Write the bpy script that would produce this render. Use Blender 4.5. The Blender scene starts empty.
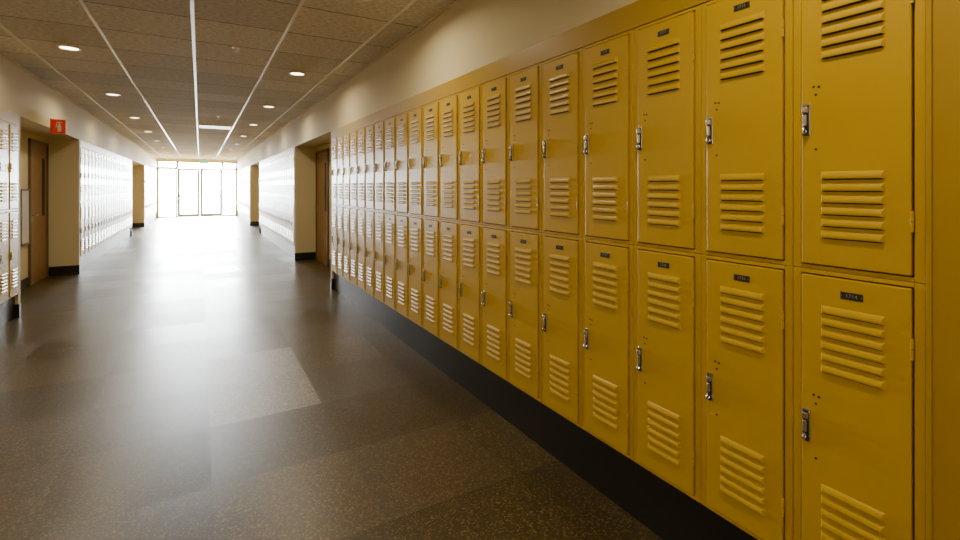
import bpy, bmesh, math, random
from mathutils import Vector, Matrix
random.seed(7)
C = bpy.context.scene.collection

# ------------------------------------------------------------------ materials
def mat(name, col, rough=0.5, metal=0.0, spec=0.5, noise=0.0, nscale=8.0, bump=0.0, bscale=60.0, coat=0.0, emit=None, estr=0.0):
    m = bpy.data.materials.new(name); m.use_nodes = True
    nt = m.node_tree; b = nt.nodes['Principled BSDF']
    b.inputs['Base Color'].default_value = (*col, 1)
    b.inputs['Roughness'].default_value = rough
    b.inputs['Metallic'].default_value = metal
    b.inputs['Specular IOR Level'].default_value = spec
    b.inputs['Coat Weight'].default_value = coat
    b.inputs['Coat Roughness'].default_value = 0.15
    tc = nt.nodes.new('ShaderNodeTexCoord')
    if noise > 0:
        n = nt.nodes.new('ShaderNodeTexNoise'); n.inputs['Scale'].default_value = nscale; n.inputs['Detail'].default_value = 4
        r = nt.nodes.new('ShaderNodeMix'); r.data_type = 'RGBA'
        r.inputs['A'].default_value = (*[c*(1-noise) for c in col], 1)
        r.inputs['B'].default_value = (*[min(1, c*(1+noise)) for c in col], 1)
        nt.links.new(tc.outputs['Object'], n.inputs['Vector'])
        nt.links.new(n.outputs['Fac'], r.inputs['Factor'])
        nt.links.new(r.outputs['Result'], b.inputs['Base Color'])
    if bump > 0:
        n2 = nt.nodes.new('ShaderNodeTexNoise'); n2.inputs['Scale'].default_value = bscale; n2.inputs['Detail'].default_value = 2
        bp = nt.nodes.new('ShaderNodeBump'); bp.inputs['Strength'].default_value = bump; bp.inputs['Distance'].default_value = 0.002
        nt.links.new(tc.outputs['Object'], n2.inputs['Vector'])
        nt.links.new(n2.outputs['Fac'], bp.inputs['Height'])
        nt.links.new(bp.outputs['Normal'], b.inputs['Normal'])
    if emit:
        b.inputs['Emission Color'].default_value = (*emit, 1)
        b.inputs['Emission Strength'].default_value = estr
    return m

M_YEL = mat('locker_paint_gold', (0.60, 0.370, 0.005), 0.36, noise=0.04, nscale=3, bump=0.08, bscale=220)
M_YTR = mat('trim_paint_gold', (0.47, 0.285, 0.006), 0.4, noise=0.05, nscale=3)
M_DARK = mat('dark_gap', (0.012, 0.010, 0.008), 0.6)
M_CHROME = mat('latch_steel', (0.72, 0.72, 0.74), 0.25, metal=1.0)
M_BLACK = mat('latch_black', (0.015, 0.014, 0.014), 0.35)
M_PLATE = mat('number_plate_dark', (0.03, 0.028, 0.022), 0.3)
M_DIGIT = mat('number_ink_silver', (0.30, 0.28, 0.22), 0.4)
M_WALL = mat('wall_cream', (0.70, 0.59, 0.33), 0.75, noise=0.03, nscale=2, bump=0.15, bscale=150)
M_BASE = mat('rubber_base_black', (0.010, 0.009, 0.008), 0.32, noise=0.1)
M_WOOD = mat('door_wood', (0.30, 0.16, 0.045), 0.4, noise=0.25, nscale=5)
M_FRAME = mat('door_frame_brown', (0.16, 0.09, 0.04), 0.4)
M_ALU = mat('aluminium_dark', (0.08, 0.09, 0.105), 0.6, metal=0.0)
M_TBAR = mat('ceiling_bar_white', (0.92, 0.92, 0.92), 0.18, spec=1.0)
M_WHITE = mat('white_enamel', (0.82, 0.82, 0.80), 0.4)
M_LENS = mat('lamp_lens', (0.9, 0.85, 0.7), 0.4, emit=(1.0, 0.86, 0.62), estr=12.0)
M_DIFF = mat('panel_diffuser', (0.9, 0.9, 0.9), 0.4, emit=(0.85, 0.93, 1.0), estr=3.0)
M_RED = mat('sign_red', (0.72, 0.03, 0.02), 0.4, emit=(0.8, 0.03, 0.02), estr=0.15)
M_PAPER = mat('paper', (0.72, 0.72, 0.70), 0.6, noise=0.15, nscale=14)
M_GREEN = mat('exit_green', (0.05, 0.6, 0.25), 0.4, emit=(0.1, 0.9, 0.4), estr=2.0)
M_CONC = mat('outdoor_concrete', (0.62, 0.62, 0.60), 0.8, noise=0.1, nscale=1.5)

def glass_mat():
    m = bpy.data.materials.new('clear_glass'); m.use_nodes = True
    nt = m.node_tree; nt.nodes.clear()
    o = nt.nodes.new('ShaderNodeOutputMaterial'); mx = nt.nodes.new('ShaderNodeMixShader')
    t = nt.nodes.new('ShaderNodeBsdfTransparent'); g = nt.nodes.new('ShaderNodeBsdfGlossy')
    lw = nt.nodes.new('ShaderNodeLayerWeight'); lw.inputs['Blend'].default_value = 0.15
    t.inputs['Color'].default_value = (0.94, 0.97, 0.98, 1); g.inputs['Roughness'].default_value = 0.02
    nt.links.new(lw.outputs['Fresnel'], mx.inputs['Fac'])
    nt.links.new(t.outputs[0], mx.inputs[1]); nt.links.new(g.outputs[0], mx.inputs[2])
    nt.links.new(mx.outputs[0], o.inputs['Surface'])
    return m
M_GLASS = glass_mat()

def math_node(nt, op, a, b=None):
    n = nt.nodes.new('ShaderNodeMath'); n.operation = op
    for i, v in enumerate((a, b)):
        if v is None: continue
        if isinstance(v, (int, float)): n.inputs[i].default_value = v
        else: nt.links.new(v, n.inputs[i])
    return n.outputs[0]

def floor_mat():
    m = bpy.data.materials.new('floor_rubber_tiles'); m.use_nodes = True
    nt = m.node_tree; b = nt.nodes['Principled BSDF']; L = nt.links
    tc = nt.nodes.new('ShaderNodeTexCoord'); sp = nt.nodes.new('ShaderNodeSeparateXYZ')
    L.new(tc.outputs['Object'], sp.inputs[0])
    T = 0.66
    sx = math_node(nt, 'DIVIDE', math_node(nt, 'ADD', sp.outputs['X'], 10*T-0.05), T)
    sy = math_node(nt, 'DIVIDE', math_node(nt, 'ADD', sp.outputs['Y'], 20*T-4.64), T)
    cx = math_node(nt, 'FLOOR', sx); cy = math_node(nt, 'FLOOR', sy)
    cb = nt.nodes.new('ShaderNodeCombineXYZ'); L.new(cx, cb.inputs[0]); L.new(cy, cb.inputs[1])
    wn = nt.nodes.new('ShaderNodeTexWhiteNoise'); wn.noise_dimensions = '3D'; L.new(cb.outputs[0], wn.inputs['Vector'])
    spk = nt.nodes.new('ShaderNodeTexVoronoi'); spk.inputs['Scale'].default_value = 150
    L.new(tc.outputs['Object'], spk.inputs['Vector'])
    spc = nt.nodes.new('ShaderNodeSeparateColor'); L.new(spk.outputs['Color'], spc.inputs[0])
    ramp = nt.nodes.new('ShaderNodeValToRGB')
    e = ramp.color_ramp.elements
    e[0].position = 0.0; e[0].color = (0.034, 0.022, 0.006, 1)
    e[1].position = 1.0; e[1].color = (0.19, 0.130, 0.040, 1)
    k = ramp.color_ramp.elements.new(0.75); k.color = (0.068, 0.045, 0.012, 1)
    L.new(spc.outputs[0], ramp.inputs[0])
    # window glare on mid-corridor tiles, painted in as a paler base colour
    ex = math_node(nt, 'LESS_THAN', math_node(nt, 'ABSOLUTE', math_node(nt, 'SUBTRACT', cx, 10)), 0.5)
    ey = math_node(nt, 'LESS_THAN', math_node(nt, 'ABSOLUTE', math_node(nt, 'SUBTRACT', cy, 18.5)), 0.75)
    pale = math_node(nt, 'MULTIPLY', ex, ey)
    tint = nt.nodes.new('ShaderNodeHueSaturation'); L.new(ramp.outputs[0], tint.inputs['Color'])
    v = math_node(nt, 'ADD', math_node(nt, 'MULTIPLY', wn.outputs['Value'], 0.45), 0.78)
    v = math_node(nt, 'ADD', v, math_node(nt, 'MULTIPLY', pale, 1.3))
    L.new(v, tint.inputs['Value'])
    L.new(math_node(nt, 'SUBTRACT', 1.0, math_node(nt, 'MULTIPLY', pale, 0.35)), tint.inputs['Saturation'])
    fx = math_node(nt, 'ABSOLUTE', math_node(nt, 'SUBTRACT', math_node(nt, 'FRACT', sx), 0.5))
    fy = math_node(nt, 'ABSOLUTE', math_node(nt, 'SUBTRACT', math_node(nt, 'FRACT', sy), 0.5))
    mxx = math_node(nt, 'MAXIMUM', fx, fy)
    jt = math_node(nt, 'MULTIPLY', math_node(nt, 'GREATER_THAN', mxx, 0.497), 0.6)
    mix = nt.nodes.new('ShaderNodeMix'); mix.data_type = 'RGBA'
    L.new(jt, mix.inputs['Factor']); L.new(tint.outputs[0], mix.inputs['A']); mix.inputs['B'].default_value = (0.03, 0.022, 0.012, 1)
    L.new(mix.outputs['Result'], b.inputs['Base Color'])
    wc = nt.nodes.new('ShaderNodeSeparateColor'); L.new(wn.outputs['Color'], wc.inputs[0])
    ns = nt.nodes.new('ShaderNodeTexNoise'); ns.inputs['Scale'].default_value = 1.3; ns.inputs['Detail'].default_value = 5
    L.new(tc.outputs['Object'], ns.inputs['Vector'])
    r = math_node(nt, 'ADD', math_node(nt, 'MULTIPLY', wc.outputs[1], 0.10), 0.255)
    r = math_node(nt, 'ADD', r, math_node(nt, 'MULTIPLY', ns.outputs['Fac'], 0.05))
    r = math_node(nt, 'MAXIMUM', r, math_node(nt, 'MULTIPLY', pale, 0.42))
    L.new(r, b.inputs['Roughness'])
    s = math_node(nt, 'ADD', math_node(nt, 'MULTIPLY', wc.outputs[2], 0.35), 0.5)
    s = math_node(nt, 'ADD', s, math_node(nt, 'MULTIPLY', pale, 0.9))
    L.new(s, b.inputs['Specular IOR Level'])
    b.inputs['Specular Tint'].default_value = (1.0, 0.94, 0.84, 1)
    n2 = nt.nodes.new('ShaderNodeTexNoise'); n2.inputs['Scale'].default_value = 110; n2.inputs['Detail'].default_value = 3
    L.new(tc.outputs['Object'], n2.inputs['Vector'])
    bp = nt.nodes.new('ShaderNodeBump'); bp.inputs['Distance'].default_value = 0.0014; bp.inputs['Strength'].default_value = 0.5
    L.new(n2.outputs['Fac'], bp.inputs['Height']); L.new(bp.outputs['Normal'], b.inputs['Normal'])
    return m
M_FLOOR = floor_mat()

TS = 0.692  # ceiling module
def ceil_mat():
    m = bpy.data.materials.new('ceiling_acoustic_tiles'); m.use_nodes = True
    nt = m.node_tree; b = nt.nodes['Principled BSDF']; L = nt.links
    tc = nt.nodes.new('ShaderNodeTexCoord'); sp = nt.nodes.new('ShaderNodeSeparateXYZ')
    L.new(tc.outputs['Object'], sp.inputs[0])
    sx = math_node(nt, 'DIVIDE', math_node(nt, 'ADD', sp.outputs['X'], 10*TS+0.05), TS)
    sy = math_node(nt, 'DIVIDE', math_node(nt, 'ADD', sp.outputs['Y'], 20*TS-0.3), TS)
    cb = nt.nodes.new('ShaderNodeCombineXYZ')
    L.new(math_node(nt, 'FLOOR', sx), cb.inputs[0]); L.new(math_node(nt, 'FLOOR', sy), cb.inputs[1])
    wn = nt.nodes.new('ShaderNodeTexWhiteNoise'); L.new(cb.outputs[0], wn.inputs['Vector'])
    n = nt.nodes.new('ShaderNodeTexNoise'); n.inputs['Scale'].default_value = 45; n.inputs['Detail'].default_value = 6; n.inputs['Roughness'].default_value = 0.7
    mp = nt.nodes.new('ShaderNodeMapping'); mp.inputs['Scale'].default_value = (0.5, 1.6, 1)
    L.new(tc.outputs['Object'], mp.inputs[0]); L.new(mp.outputs[0], n.inputs['Vector'])
    ramp = nt.nodes.new('ShaderNodeValToRGB'); e = ramp.color_ramp.elements
    e[0].position = 0.38; e[0].color = (0.40, 0.35, 0.26, 1); e[1].position = 0.6; e[1].color = (0.76, 0.69, 0.55, 1)
    L.new(n.outputs['Fac'], ramp.inputs[0])
    hs = nt.nodes.new('ShaderNodeHueSaturation'); L.new(ramp.outputs[0], hs.inputs['Color'])
    L.new(math_node(nt, 'ADD', math_node(nt, 'MULTIPLY', wn.outputs['Value'], 0.22), 0.87), hs.inputs['Value'])
    fy = math_node(nt, 'ABSOLUTE', math_node(nt, 'SUBTRACT', math_node(nt, 'FRACT', sy), 0.5))
    jt = math_node(nt, 'GREATER_THAN', fy, 0.487)
    mix = nt.nodes.new('ShaderNodeMix'); mix.data_type = 'RGBA'
    L.new(jt, mix.inputs['Factor']); L.new(hs.outputs[0], mix.inputs['A']); mix.inputs['B'].default_value = (0.22, 0.18, 0.12, 1)
    L.new(mix.outputs['Result'], b.inputs['Base Color'])
    bp = nt.nodes.new('ShaderNodeBump'); bp.inputs['Distance'].default_value = 0.004; bp.inputs['Strength'].default_value = 0.5
    L.new(n.outputs['Fac'], bp.inputs['Height']); L.new(bp.outputs['Normal'], b.inputs['Normal'])
    b.inputs['Roughness'].default_value = 0.85
    return m
M_CEIL = ceil_mat()

# ------------------------------------------------------------------ mesh builder
class MB:
    def __init__(s): s.bm = bmesh.new()
    def _merge(s, t, mi):
        for f in t.faces: f.material_index = mi
        me = bpy.data.meshes.new('tmp'); t.to_mesh(me); t.free()
        s.bm.from_mesh(me); bpy.data.meshes.remove(me)
    def box(s, x0, x1, y0, y1, z0, z1, mi=0, bev=0.0, seg=1):
        t = bmesh.new(); bmesh.ops.create_cube(t, size=1)
        for v in t.verts:
            v.co = Vector(((x0+x1)/2+v.co.x*(x1-x0), (y0+y1)/2+v.co.y*(y1-y0), (z0+z1)/2+v.co.z*(z1-z0)))
        if bev > 0: bmesh.ops.bevel(t, geom=t.edges[:], offset=bev, segments=seg, affect='EDGES', profile=0.5)
        s._merge(t, mi); return s
    def cyl(s, c, r, h, axis='Z', mi=0, n=16, r2=None):
        t = bmesh.new(); bmesh.ops.create_cone(t, cap_ends=True, segments=n, radius1=r, radius2=r if r2 is None else r2, depth=h)
        R = {'Z': Matrix.Identity(4), 'X': Matrix.Rotation(math.pi/2, 4, 'Y'), 'Y': Matrix.Rotation(math.pi/2, 4, 'X')}[axis]
        bmesh.ops.transform(t, matrix=Matrix.Translation(c) @ R, verts=t.verts)
        s._merge(t, mi); return s
    def torus(s, c, R, r, axis='Z', mi=0, n=20, k=8):
        t = bmesh.new(); rings = []
        for i in range(n):
            a = 2*math.pi*i/n; ring = []
            for j in range(k):
                b = 2*math.pi*j/k
                p = Vector(((R+r*math.cos(b))*math.cos(a), (R+r*math.cos(b))*math.sin(a), r*math.sin(b)))
                if axis == 'Y': p = Vector((p.x, p.z, p.y))
                if axis == 'X': p = Vector((p.z, p.x, p.y))
                ring.append(t.verts.new(p+Vector(c)))
            rings.append(ring)
        for i in range(n):
            for j in range(k):
                t.faces.new((rings[i][j], rings[(i+1) % n][j], rings[(i+1) % n][(j+1) % k], rings[i][(j+1) % k]))
        bmesh.ops.recalc_face_normals(t, faces=t.faces)
        s._merge(t, mi); return s
    def poly(s, pts, ax0, ax1, mi=0):
        t = bmesh.new()
        a = [t.verts.new((p[0], ax0, p[1])) for p in pts]; b = [t.verts.new((p[0], ax1, p[1])) for p in pts]
        t.faces.new(a); t.faces.new(b[::-1])
        for i in range(len(pts)):
            j = (i+1) % len(pts); t.faces.new((a[j], a[i], b[i], b[j]))
        bmesh.ops.recalc_face_normals(t, faces=t.faces)
        s._merge(t, mi); return s
    def mesh(s, name, *mats):
        me = bpy.data.meshes.new(name); s.bm.to_mesh(me); s.bm.free()
        for m in mats: me.materials.append(m)
        return me

def obj(name, me, parent=None, loc=(0, 0, 0), rot=0.0, **kw):
    o = bpy.data.objects.new(name, me); C.objects.link(o)
    o.location = loc; o.rotation_euler = (0, 0, rot)
    if parent: o.parent = parent
    for k, v in kw.items(): o[k] = v
    return o
def text_mesh(txt, size, m, extrude=0.0004):
    cu = bpy.data.curves.new('txt', 'FONT'); cu.body = txt; cu.size = size; cu.extrude = extrude
    cu.align_x = 'CENTER'; cu.align_y = 'CENTER'
    o = bpy.data.objects.new('txt', cu); C.objects.link(o)
    dg = bpy.context.evaluated_depsgraph_get(); dg.update()
    me = bpy.data.meshes.new_from_object(o.evaluated_get(dg))
    bpy.data.objects.remove(o); 
    me.transform(Matrix.Rotation(math.pi/2, 4, 'X'))
    me.materials.clear(); me.materials.append(m)
    return me

# ------------------------------------------------------------------ layout
XR, XL = 1.618, -1.745          # locker face planes
DEP = 0.41                      # recess depth
ZB, H, W = 0.267, 0.935, 0.3228
ZT = ZB+2*H                     # 2.137
ZH, ZC = 2.25, 2.80
YE, YB = 27.0, -3.2
BXR, BXL = XR+DEP, XL-DEP
S = dict(kind='structure')
def sbox(name, x0, x1, y0, y1, z0, z1, m, bev=0.0):
    return obj(name, MB().box(x0, x1, y0, y1, z0, z1, 0, bev).mesh(name, m), **S)

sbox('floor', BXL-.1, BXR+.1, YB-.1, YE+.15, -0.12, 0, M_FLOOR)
sbox('ceiling', BXL-.1, BXR+.1, YB-.1, YE+.15, ZC, ZC+.1, M_CEIL)
sbox('wall_right', BXR, BXR+.1, YB, YE, 0, ZC, M_WALL)
sbox('wall_left', BXL-.1, BXL, YB, YE, 0, ZC, M_WALL)
sbox('wall_right', XR, BXR, YB, YE, ZH, ZC, M_WALL)      # header over lockers & alcoves
sbox('wall_left', BXL, XL, YB, YE, ZH, ZC, M_WALL)
sbox('wall_back', BXL-.1, BXR+.1, YB-.1, YB, 0, ZC, M_WALL)
sbox('wall_end', BXL-.1, XL+.02, YE, YE+.15, 0, ZC, M_WALL)
sbox('wall_end', XR-.02, BXR+.1, YE, YE+.15, 0, ZC, M_WALL)
sbox('wall_end', XL+.02, XR-.02, YE, YE+.15, 2.68, ZC, M_WALL)

# ceiling bars
n = 0
for i in range(-2, 3):
    x = -0.05+i*TS
    n += 1; sbox('trim_%d' % n, x-.013, x+.013, YB, YE, ZC-.006, ZC+.002, M_TBAR)
for x in (XL+.012, XR-.012):
    n += 1; sbox('trim_%d' % n, x-.012, x+.012, YB, YE, ZC-.01, ZC+.001, M_WALL)

# banks: (side, y0, ncols)
Y0R = 0.812-W
banks = [('R', Y0R, 20), ('R', 10.08, 20), ('R', 19.95, 21),
         ('L', 7.2-6*W, 6), ('L', 10.38, 22), ('L', 21.3, 17)]
def side_trims(side, y0, y1):
    global n
    n += 1
    if side == 'R':
        sbox('trim_%d' % n, XR-.004, XR+.02, y0, y1, ZT, ZH, M_YTR, .002)
        sbox('baseboard_right', XR+.03, BXR, y0, y1, 0, ZB, M_BASE)
    else:
        sbox('trim_%d' % n, XL-.02, XL+.004, y0, y1, ZT, ZH, M_YTR, .002)
        sbox('baseboard_left', BXL, XL-.03, y0, y1, 0, ZB, M_BASE)
def pier(side, y0, y1, m=M_WALL):
    if side == 'R':
        sbox('wall_right', XR, BXR, y0, y1, 0, ZH, m)
        sbox('baseboard_right', XR-.008, BXR, y0-.008, y1+.0, 0, .15, M_BASE)
    else:
        sbox('wall_left', BXL, XL, y0, y1, 0, ZH, m)
        sbox('baseboard_left', BXL, XL+.008, y0-.008, y1+.0, 0, .15, M_BASE)
for (sd, y0, nc) in banks: side_trims(sd, y0, y0+nc*W)
pier('R', Y0R+20*W, Y0R+20*W+.07); pier('R', 10.0, 10.08)
pier('R', 10.08+20*W, 10.08+20*W+.07); pier('R', 19.87, 19.95)
pier('L', 7.2, 7.27); pier('L', 10.3, 10.38)
pier('L', 10.38+22*W, 10.38+22*W+.07); pier('L', 21.22, 21.3)
sbox('wall_right', XR, BXR, YB, Y0R-.012, 0, ZH, M_YTR)      # yellow filler panel beyond the lockers
n += 1; sbox('trim_%d' % n, XR-.006, XR+.03, Y0R-.012, Y0R-.001, 0, ZH, M_YTR, .001)
sbox('wall_left', BXL, XL, YB, 7.2-6*W-.01, 0, ZH, M_WALL)
sbox('baseboard_right', BXR-.012, BXR, Y0R+20*W+.07, 8.9, 0, .15, M_BASE)
sbox('baseboard_left', BXL, BXL+.012, 7.27, 9.30, 0, .15, M_BASE)
sbox('baseboard_right', BXR-.012, BXR, 10.08+20*W+.07, 18.75, 0, .15, M_BASE)
sbox('baseboard_left', BXL, BXL+.012, 10.38+22*W+.07, 20.1, 0, .15, M_BASE)

# ------------------------------------------------------------------ locker templates
DW, DH = 0.266, H-0.034
def m_body():
    b = MB(); hw = W/2; fl = (W-DW)/2-.004; fz = .017-.004; D = .375; t = .002; e = .0008
    b.box(-hw+e, -hw+fl, 0, .02, e, H-e, 0, .0018)
    b.box(hw-fl, hw-e, 0, .02, e, H-e, 0, .0018)
    b.box(-hw+fl, hw-fl, 0, .02, e, fz, 0, .001)
    b.box(-hw+fl, hw-fl, 0, .02, H-fz, H-e, 0, .001)
    b.box(-hw+e, -hw+t, .02, D, e, H-e); b.box(hw-t, hw-e, .02, D, e, H-e)
    b.box(-hw+t, hw-t, .02, D, e, t); b.box(-hw+t, hw-t, .02, D, H-t, H-e)
    b.box(-hw+t, hw-t, D-t, D, t, H-t)
    b.box(-hw+fl-.006, hw-fl+.006, .0195, .021, fz-.006, H-fz+.006, 1)
    return b.mesh('locker_body', M_YEL, M_DARK)
def m_door():
    b = MB(); z0 = .017
    b.box(-DW/2, DW/2, -.007, .016, z0, z0+DH, 0, .003, 2)
    for (x, z) in ((-.098, .555), (-.084, .553), (-.092, .530), (-.092, .365)):
        b.cyl((x, -.0074, z), .0035, .002, 'Y', 1, 12)
    return b.mesh('locker_door', M_YEL, M_DARK)
def m_vent():
    bm = bmesh.new(); w = .157/2
    prof = [(0.0, 0.0), (.0045, -.0035), (.0078, -.009), (.0095, -.016), (.0085, -.0215), (.0055, -.0225), (0.0, -.0225)]
    for k in range(6):
        zt = .197-k*.035; rows = []
        for i, (p, z) in enumerate(prof):
            tp = .007*(p/.0095)
            rows.append([bm.verts.new((-w+tp, -p, zt+z)), bm.verts.new((w-tp, -p, zt+z))])
        for i in range(len(rows)-1):
            f = bm.faces.new((rows[i][0], rows[i][1], rows[i+1][1], rows[i+1][0])); f.material_index = 1 if i >= 4 else 0
        f = bm.faces.new([r[0] for r in rows]); f2 = bm.faces.new([r[1] for r in rows][::-1])
        q = [bm.verts.new(c) for c in ((-w+.006, -.0004, zt-.0225), (w-.006, -.0004, zt-.0225), (w-.006, -.0004, zt-.0255), (-w+.006, -.0004, zt-.0255))]
        f = bm.faces.new(q); f.material_index = 1
    bmesh.ops.recalc_face_normals(bm, faces=bm.faces)
    me = bpy.data.meshes.new('louver_vent'); bm.to_mesh(me); bm.free()
    me.materials.append(M_YEL); me.materials.append(M_DARK); return me
def m_handle():
    b = MB()
    b.box(-.0115, .0115, -.004, 0, -.050, .050, 0, .0015)
    b.box(-.0080, .0080, -.0045, -.003, -.044, .044, 1, .0004)
    b.box(-.008, .008, -.016, -.003, .020, .040, 0, .003, 2)
    b.box(-.0050, .0050, -.014, -.003, -.020, .016, 0, .0025, 2)
    b.torus((0, -.012, -.034), .009, .0026, 'X', 0)
    b.box(-.008, .008, -.011, -.003, -.048, -.040, 1, .002)
    return b.mesh('locker_handle', M_CHROME, M_BLACK)
def m_plate():
    b = MB(); b.box(-.028, .028, -.002, 0, -.0105, .0105, 0, .0008)
    b.cyl((-.0245, -.0022, 0), .0014, .001, 'Y', 1, 8); b.cyl((.0245, -.0022, 0), .0014, .001, 'Y', 1, 8)
    return b.mesh('number_plate', M_PLATE, M_CHROME)
def m_hinge():
    b = MB(); b.cyl((0, 0, 0), .0042, .055, 'Z', 0, 12); b.cyl((0, 0, 0), .0046, .001, 'Z', 1, 12)
    b.box(-.012, 0, .0005, .0022, -.026, .026, 0)
    return b.mesh('door_hinge', M_YEL, M_DARK)
MBODY, MDOOR, MVENT, MHAND, MPLATE, MHINGE = m_body(), m_door(), m_vent(), m_handle(), m_plate(), m_hinge()

def locker(side, yc, tier, near, num=None, first=False):
    x, rot = (XR, -math.pi/2) if side == 'R' else (XL, math.pi/2)
    e = bpy.data.objects.new('locker', None); C.objects.link(e); e.empty_display_size = .1
    e.location = (x, yc, ZB+tier*H); e.rotation_euler = (0, 0, rot)
    tn = 'upper' if tier else 'lower'
    if first: lb = '%s-tier golden yellow steel locker at the end, beside plain filler panel' % tn
    else: lb = '%s-tier golden yellow steel locker with louvered vents and steel latch' % tn
    e['label'] = lb; e['category'] = 'locker'; e['group'] = 'double-tier yellow corridor lockers'
    obj('body', MBODY, e)
    d = obj('door', MDOOR, e)
    obj('louver_vent', MVENT, d, (0, -.007, .635)); obj('louver_vent', MVENT, d, (0, -.007, .10))
    obj('handle', MHAND, d, (-.118, -.007, .457), label='steel recessed latch with black finger pull')
    if near:
        obj('number_plate', MPLATE, d, (.0, -.007, .872), label='small dark number plate with silver digits')
        obj('hinge', MHINGE, d, (DW/2+.0015, -.006, .16)); obj('hinge', MHINGE, d, (DW/2+.0015, -.006, .76))
        if num: obj('number', text_mesh(num, .015, M_DIGIT), d, (0, -.0094, .872))
for bi, (sd, y0, nc) in enumerate(banks):
    for c in range(nc):
        for t in (0, 1):
            near = (bi == 0)
            num = str(1713+2*c+(1-t)) if (near and c < 8) else None
            locker(sd, y0+(c+.5)*W, t, near, num, first=(bi == 0 and c == 0))

# ------------------------------------------------------------------ wooden doors in alcoves
dn = 0
def wood_door(side, y0, y1):
    global dn, n
    dn += 1; h = 2.16
    x, rot = (BXR, -math.pi/2) if side == 'R' else (BXL, math.pi/2)
    w = y1-y0
    b = MB(); b.box(-w/2+.04, w/2-.04, -.012, 0, .005, h-.04, 0, .002)
    b.box(w/2-.30, w/2-.16, -.0145, -.011, 1.0, 1.9, 1, .001)
    d = obj('door_%d' % dn, b.mesh('door', M_WOOD, M_DARK), None, (x, (y0+y1)/2, 0), rot, **S)
    b = MB(); b.box(-.025, .025, -.006, 0, -.09, .09, 0, .002); b.cyl((0, -.03, .02), .011, .05, 'Y'); b.box(-.012, .11, -.06, -.045, .01, .03, 0, .004)
    obj('door_lever', b.mesh('door_lever', M_CHROME), d, (-w/2+.11, -.012, 1.02))
    n += 1
    b = MB(); b.box(-w/2, -w/2+.045, -.03, 0, 0, h, 0, .003); b.box(w/2-.045, w/2, -.03, 0, 0, h, 0, .003); b.box(-w/2, w/2, -.03, 0, h-.045, h, 0, .003)
    obj('trim_%d' % n, b.mesh('door_frame', M_FRAME), None, (x, (y0+y1)/2, 0), rot, **S)
wood_door('R', 8.92, 9.95); wood_door('L', 9.32, 10.28)
wood_door('R', 18.8, 19.82); wood_door('L', 20.15, 21.18)

# ------------------------------------------------------------------ end glazing
GY = YE+.06; gx0, gx1 = XL+.02, XR-.02
dx0, dxm, dx1 = -0.93, 0.0, 0.96
def frame_box(nm, x0, x1, z0, z1, f=.07, glass=True, y=GY):
    b = MB()
    b.box(x0, x0+f, y-.03, y+.03, z0, z1, 0, .003); b.box(x1-f, x1, y-.03, y+.03, z0, z1, 0, .003)
    b.box(x0+f, x1-f, y-.03, y+.03, z0, z0+f, 0, .003); b.box(x0+f, x1-f, y-.03, y+.03, z1-f, z1, 0, .003)
    if glass: b.box(x0+f, x1-f, y-.004, y+.004, z0+f, z1-f, 1)
    return obj(nm, b.mesh(nm, M_ALU, M_GLASS), **S)
frame_box('window_1', gx0, dx0, .0, 2.36)
frame_box('window_2', dx1, gx1, .0, 2.36)
frame_box('window_3', gx0, dx0, 2.36, 2.68, .05)
frame_box('window_4', dx0, dx1, 2.36, 2.68, .05)
frame_box('window_5', dx1, gx1, 2.36, 2.68, .05)
for (a, c) in ((dx0, dxm), (dxm, dx1)):
    dn += 1
    b = MB(); f = .11; y = GY
    x0, x1 = a+.004, c-.004
    b.box(x0, x0+f, y-.025, y+.025, .008, 2.35, 0, .003); b.box(x1-f, x1, y-.025, y+.025, .008, 2.35, 0, .003)
    b.box(x0+f, x1-f, y-.025, y+.025, .008, .16, 0, .003); b.box(x0+f, x1-f, y-.025, y+.025, 2.25, 2.35, 0, .003)
    b.box(x0+f, x1-f, y-.004, y+.004, .16, 2.25, 1)
    d = obj('door_%d' % dn, b.mesh('glass_door', M_ALU, M_GLASS), **S)
    b = MB(); b.box(x0+.06, x1-.06, y-.10, y-.07, 1.0, 1.06, 0, .006)
    b.box(x0+.06, x0+.10, y-.075, y-.02, .99, 1.07, 0, .004); b.box(x1-.10, x1-.06, y-.075, y-.02, .99, 1.07, 0, .004)
    obj('push_bar', b.mesh('push_bar', M_ALU), d)

# outside
g = sbox('ground', -30, 30, YE+.15, 90, -.14, -.02, M_CONC)

# ------------------------------------------------------------------ ceiling fixtures
LP = 12
def downlight(x, y):
    e = bpy.data.objects.new('recessed_downlight', None); C.objects.link(e); e.location = (x, y, ZC)
    e['label'] = 'round recessed ceiling downlight with white trim and warm lens'; e['category'] = 'ceiling light'; e['group'] = 'recessed corridor downlights'
    b = MB(); b.torus((0, 0, -.003), .082, .010, 'Z', 0, 28, 8)
    obj('trim_ring', b.mesh('trim_ring', M_WHITE), e)
    b = MB(); b.cyl((0, 0, -.002), .076, .004, 'Z', 0, 28)
    obj('lens', b.mesh('lens', M_LENS), e)
    ld = bpy.data.lights.new('downlight_lamp', 'AREA'); ld.shape = 'DISK'; ld.size = .15; ld.energy = LP
    ld.color = (1.0, 0.87, 0.65); ld.spread = math.radians(165)
    lo = bpy.data.objects.new('lamp', ld); C.objects.link(lo); lo.parent = e; lo.location = (0, 0, -.02)
y = -2.1
while y < 26:
    downlight(-1.09, y); downlight(.995, y); y += 2.7

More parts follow.
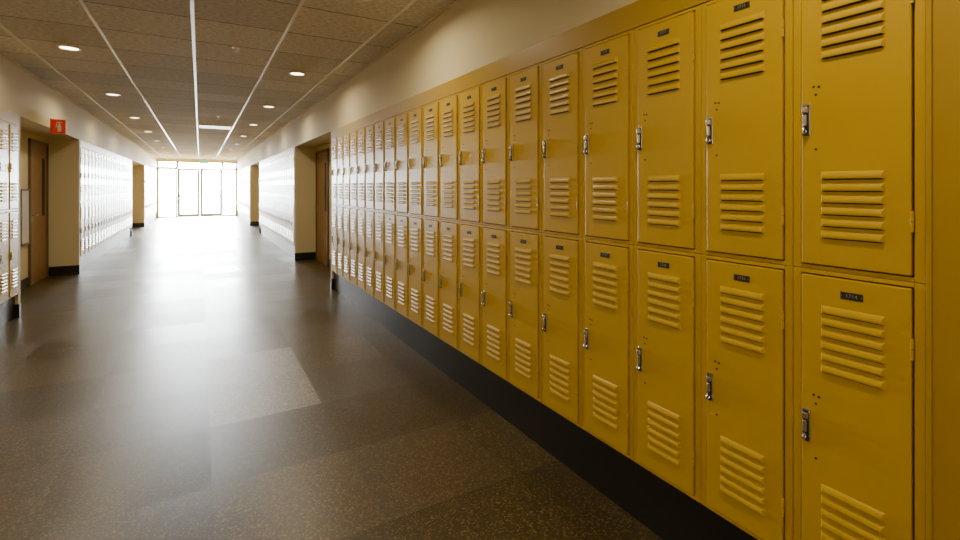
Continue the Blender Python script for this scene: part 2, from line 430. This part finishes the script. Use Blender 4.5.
def sprinkler(x, y):
    b = MB(); b.cyl((0, 0, -.003), .035, .006, 'Z', 0, 20); b.cyl((0, 0, -.02), .008, .035, 'Z', 0, 12); b.cyl((0, 0, -.04), .018, .003, 'Z', 0, 16)
    obj('sprinkler_head', b.mesh('sprinkler_head', M_WHITE), None, (x, y, ZC), label='small white ceiling sprinkler head with round escutcheon', category='sprinkler', group='ceiling sprinklers')
for y in (5.2, 10.4, 15.6, 20.8): sprinkler(.30, y)

e = bpy.data.objects.new('ceiling_light_panel', None); C.objects.link(e); e.location = (.297, 12.3, ZC)
e['label'] = 'flat rectangular ceiling light panel with cool white diffuser'; e['category'] = 'ceiling light'
b = MB(); b.box(-.33, .33, -.30, -.28, -.012, 0, 0); b.box(-.33, .33, .28, .30, -.012, 0, 0); b.box(-.33, -.31, -.28, .28, -.012, 0, 0); b.box(.31, .33, -.28, .28, -.012, 0, 0)
obj('panel_frame', b.mesh('panel_frame', M_WHITE), e)
obj('diffuser', MB().box(-.31, .31, -.28, .28, -.008, -.001).mesh('diffuser', M_DIFF), e)

# exit sign
e = bpy.data.objects.new('exit_sign', None); C.objects.link(e); e.location = (.15, 23.6, ZC)
e['label'] = 'hanging exit sign with green lettering above the glass doors'; e['category'] = 'sign'
obj('stem', MB().cyl((0, 0, -.08), .01, .16).mesh('stem', M_WHITE), e)
obj('sign_panel', MB().box(-.17, .17, -.02, .02, -.36, -.16, 0, .006).mesh('sign_panel', M_WHITE), e)
obj('lettering', text_mesh('EXIT', .17, M_GREEN, .002), e, (0, -.023, -.26))

# red projecting sign
e = bpy.data.objects.new('fire_extinguisher_sign', None); C.objects.link(e); e.location = (XL, 8.55, 2.28)
e['label'] = 'red projecting wall sign with white fire extinguisher symbol'; e['category'] = 'sign'
obj('bracket', MB().box(0, .012, -.03, .03, -.10, .10, 0, .002).mesh('bracket', M_RED), e)
obj('sign_panel', MB().box(.012, .155, -.004, .004, -.095, .095, 0, .002).mesh('sign_panel', M_RED), e)
b = MB(); b.poly([(.070, -.07), (.107, -.07), (.107, .015), (.099, .03), (.078, .03), (.070, .015)], -.0065, -.0042)
b.box(.083, .094, -.0065, -.0042, .03, .05); b.box(.070, .120, -.0065, -.0042, .05, .06)
b.poly([(.061, .055), (.070, .06), (.057, -.02), (.050, -.02)], -.0065, -.0042)
obj('extinguisher_symbol', b.mesh('extinguisher_symbol', M_WHITE), e)

# framed notice in the alcove
e = bpy.data.objects.new('framed_notice', None); C.objects.link(e); e.location = (BXL, 9.10, 1.03); e.rotation_euler = (0, 0, math.pi/2)
e['label'] = 'dark framed pale notice hung on cream alcove wall beside door'; e['category'] = 'notice'
b = MB(); b.box(-.20, .20, -.03, 0, -.40, -.37); b.box(-.20, .20, -.03, 0, .37, .40); b.box(-.20, -.17, -.03, 0, -.37, .37); b.box(.17, .20, -.03, 0, -.37, .37)
obj('frame', b.mesh('frame', M_FRAME), e)
obj('paper', MB().box(-.17, .17, -.022, -.002, -.37, .37).mesh('paper', M_PAPER), e)

# ------------------------------------------------------------------ world, portal, camera
w = bpy.data.worlds.new('sky'); bpy.context.scene.world = w; w.use_nodes = True
bg = w.node_tree.nodes['Background']; bg.inputs['Color'].default_value = (0.97, 0.98, 1.0, 1); bg.inputs['Strength'].default_value = 290
pl = bpy.data.lights.new('window_portal', 'AREA'); pl.shape = 'RECTANGLE'; pl.size = gx1-gx0; pl.size_y = 2.68
pl.cycles.is_portal = True
po = bpy.data.objects.new('window_portal', pl); C.objects.link(po)
po.location = ((gx0+gx1)/2, YE+.2, 1.34)
po.rotation_euler = Vector((0, -1, 0)).to_track_quat('-Z', 'Z').to_euler()

cam = bpy.data.cameras.new('camera'); co = bpy.data.objects.new('camera', cam); C.objects.link(co)
cam.sensor_width = 36; cam.lens = 18.0; cam.shift_y = -83/960; cam.clip_start = .02; cam.clip_end = 300
co.location = (0, 0, 1.453); co.rotation_euler = (math.pi/2, 0, -math.radians(30.26))
bpy.context.scene.camera = co
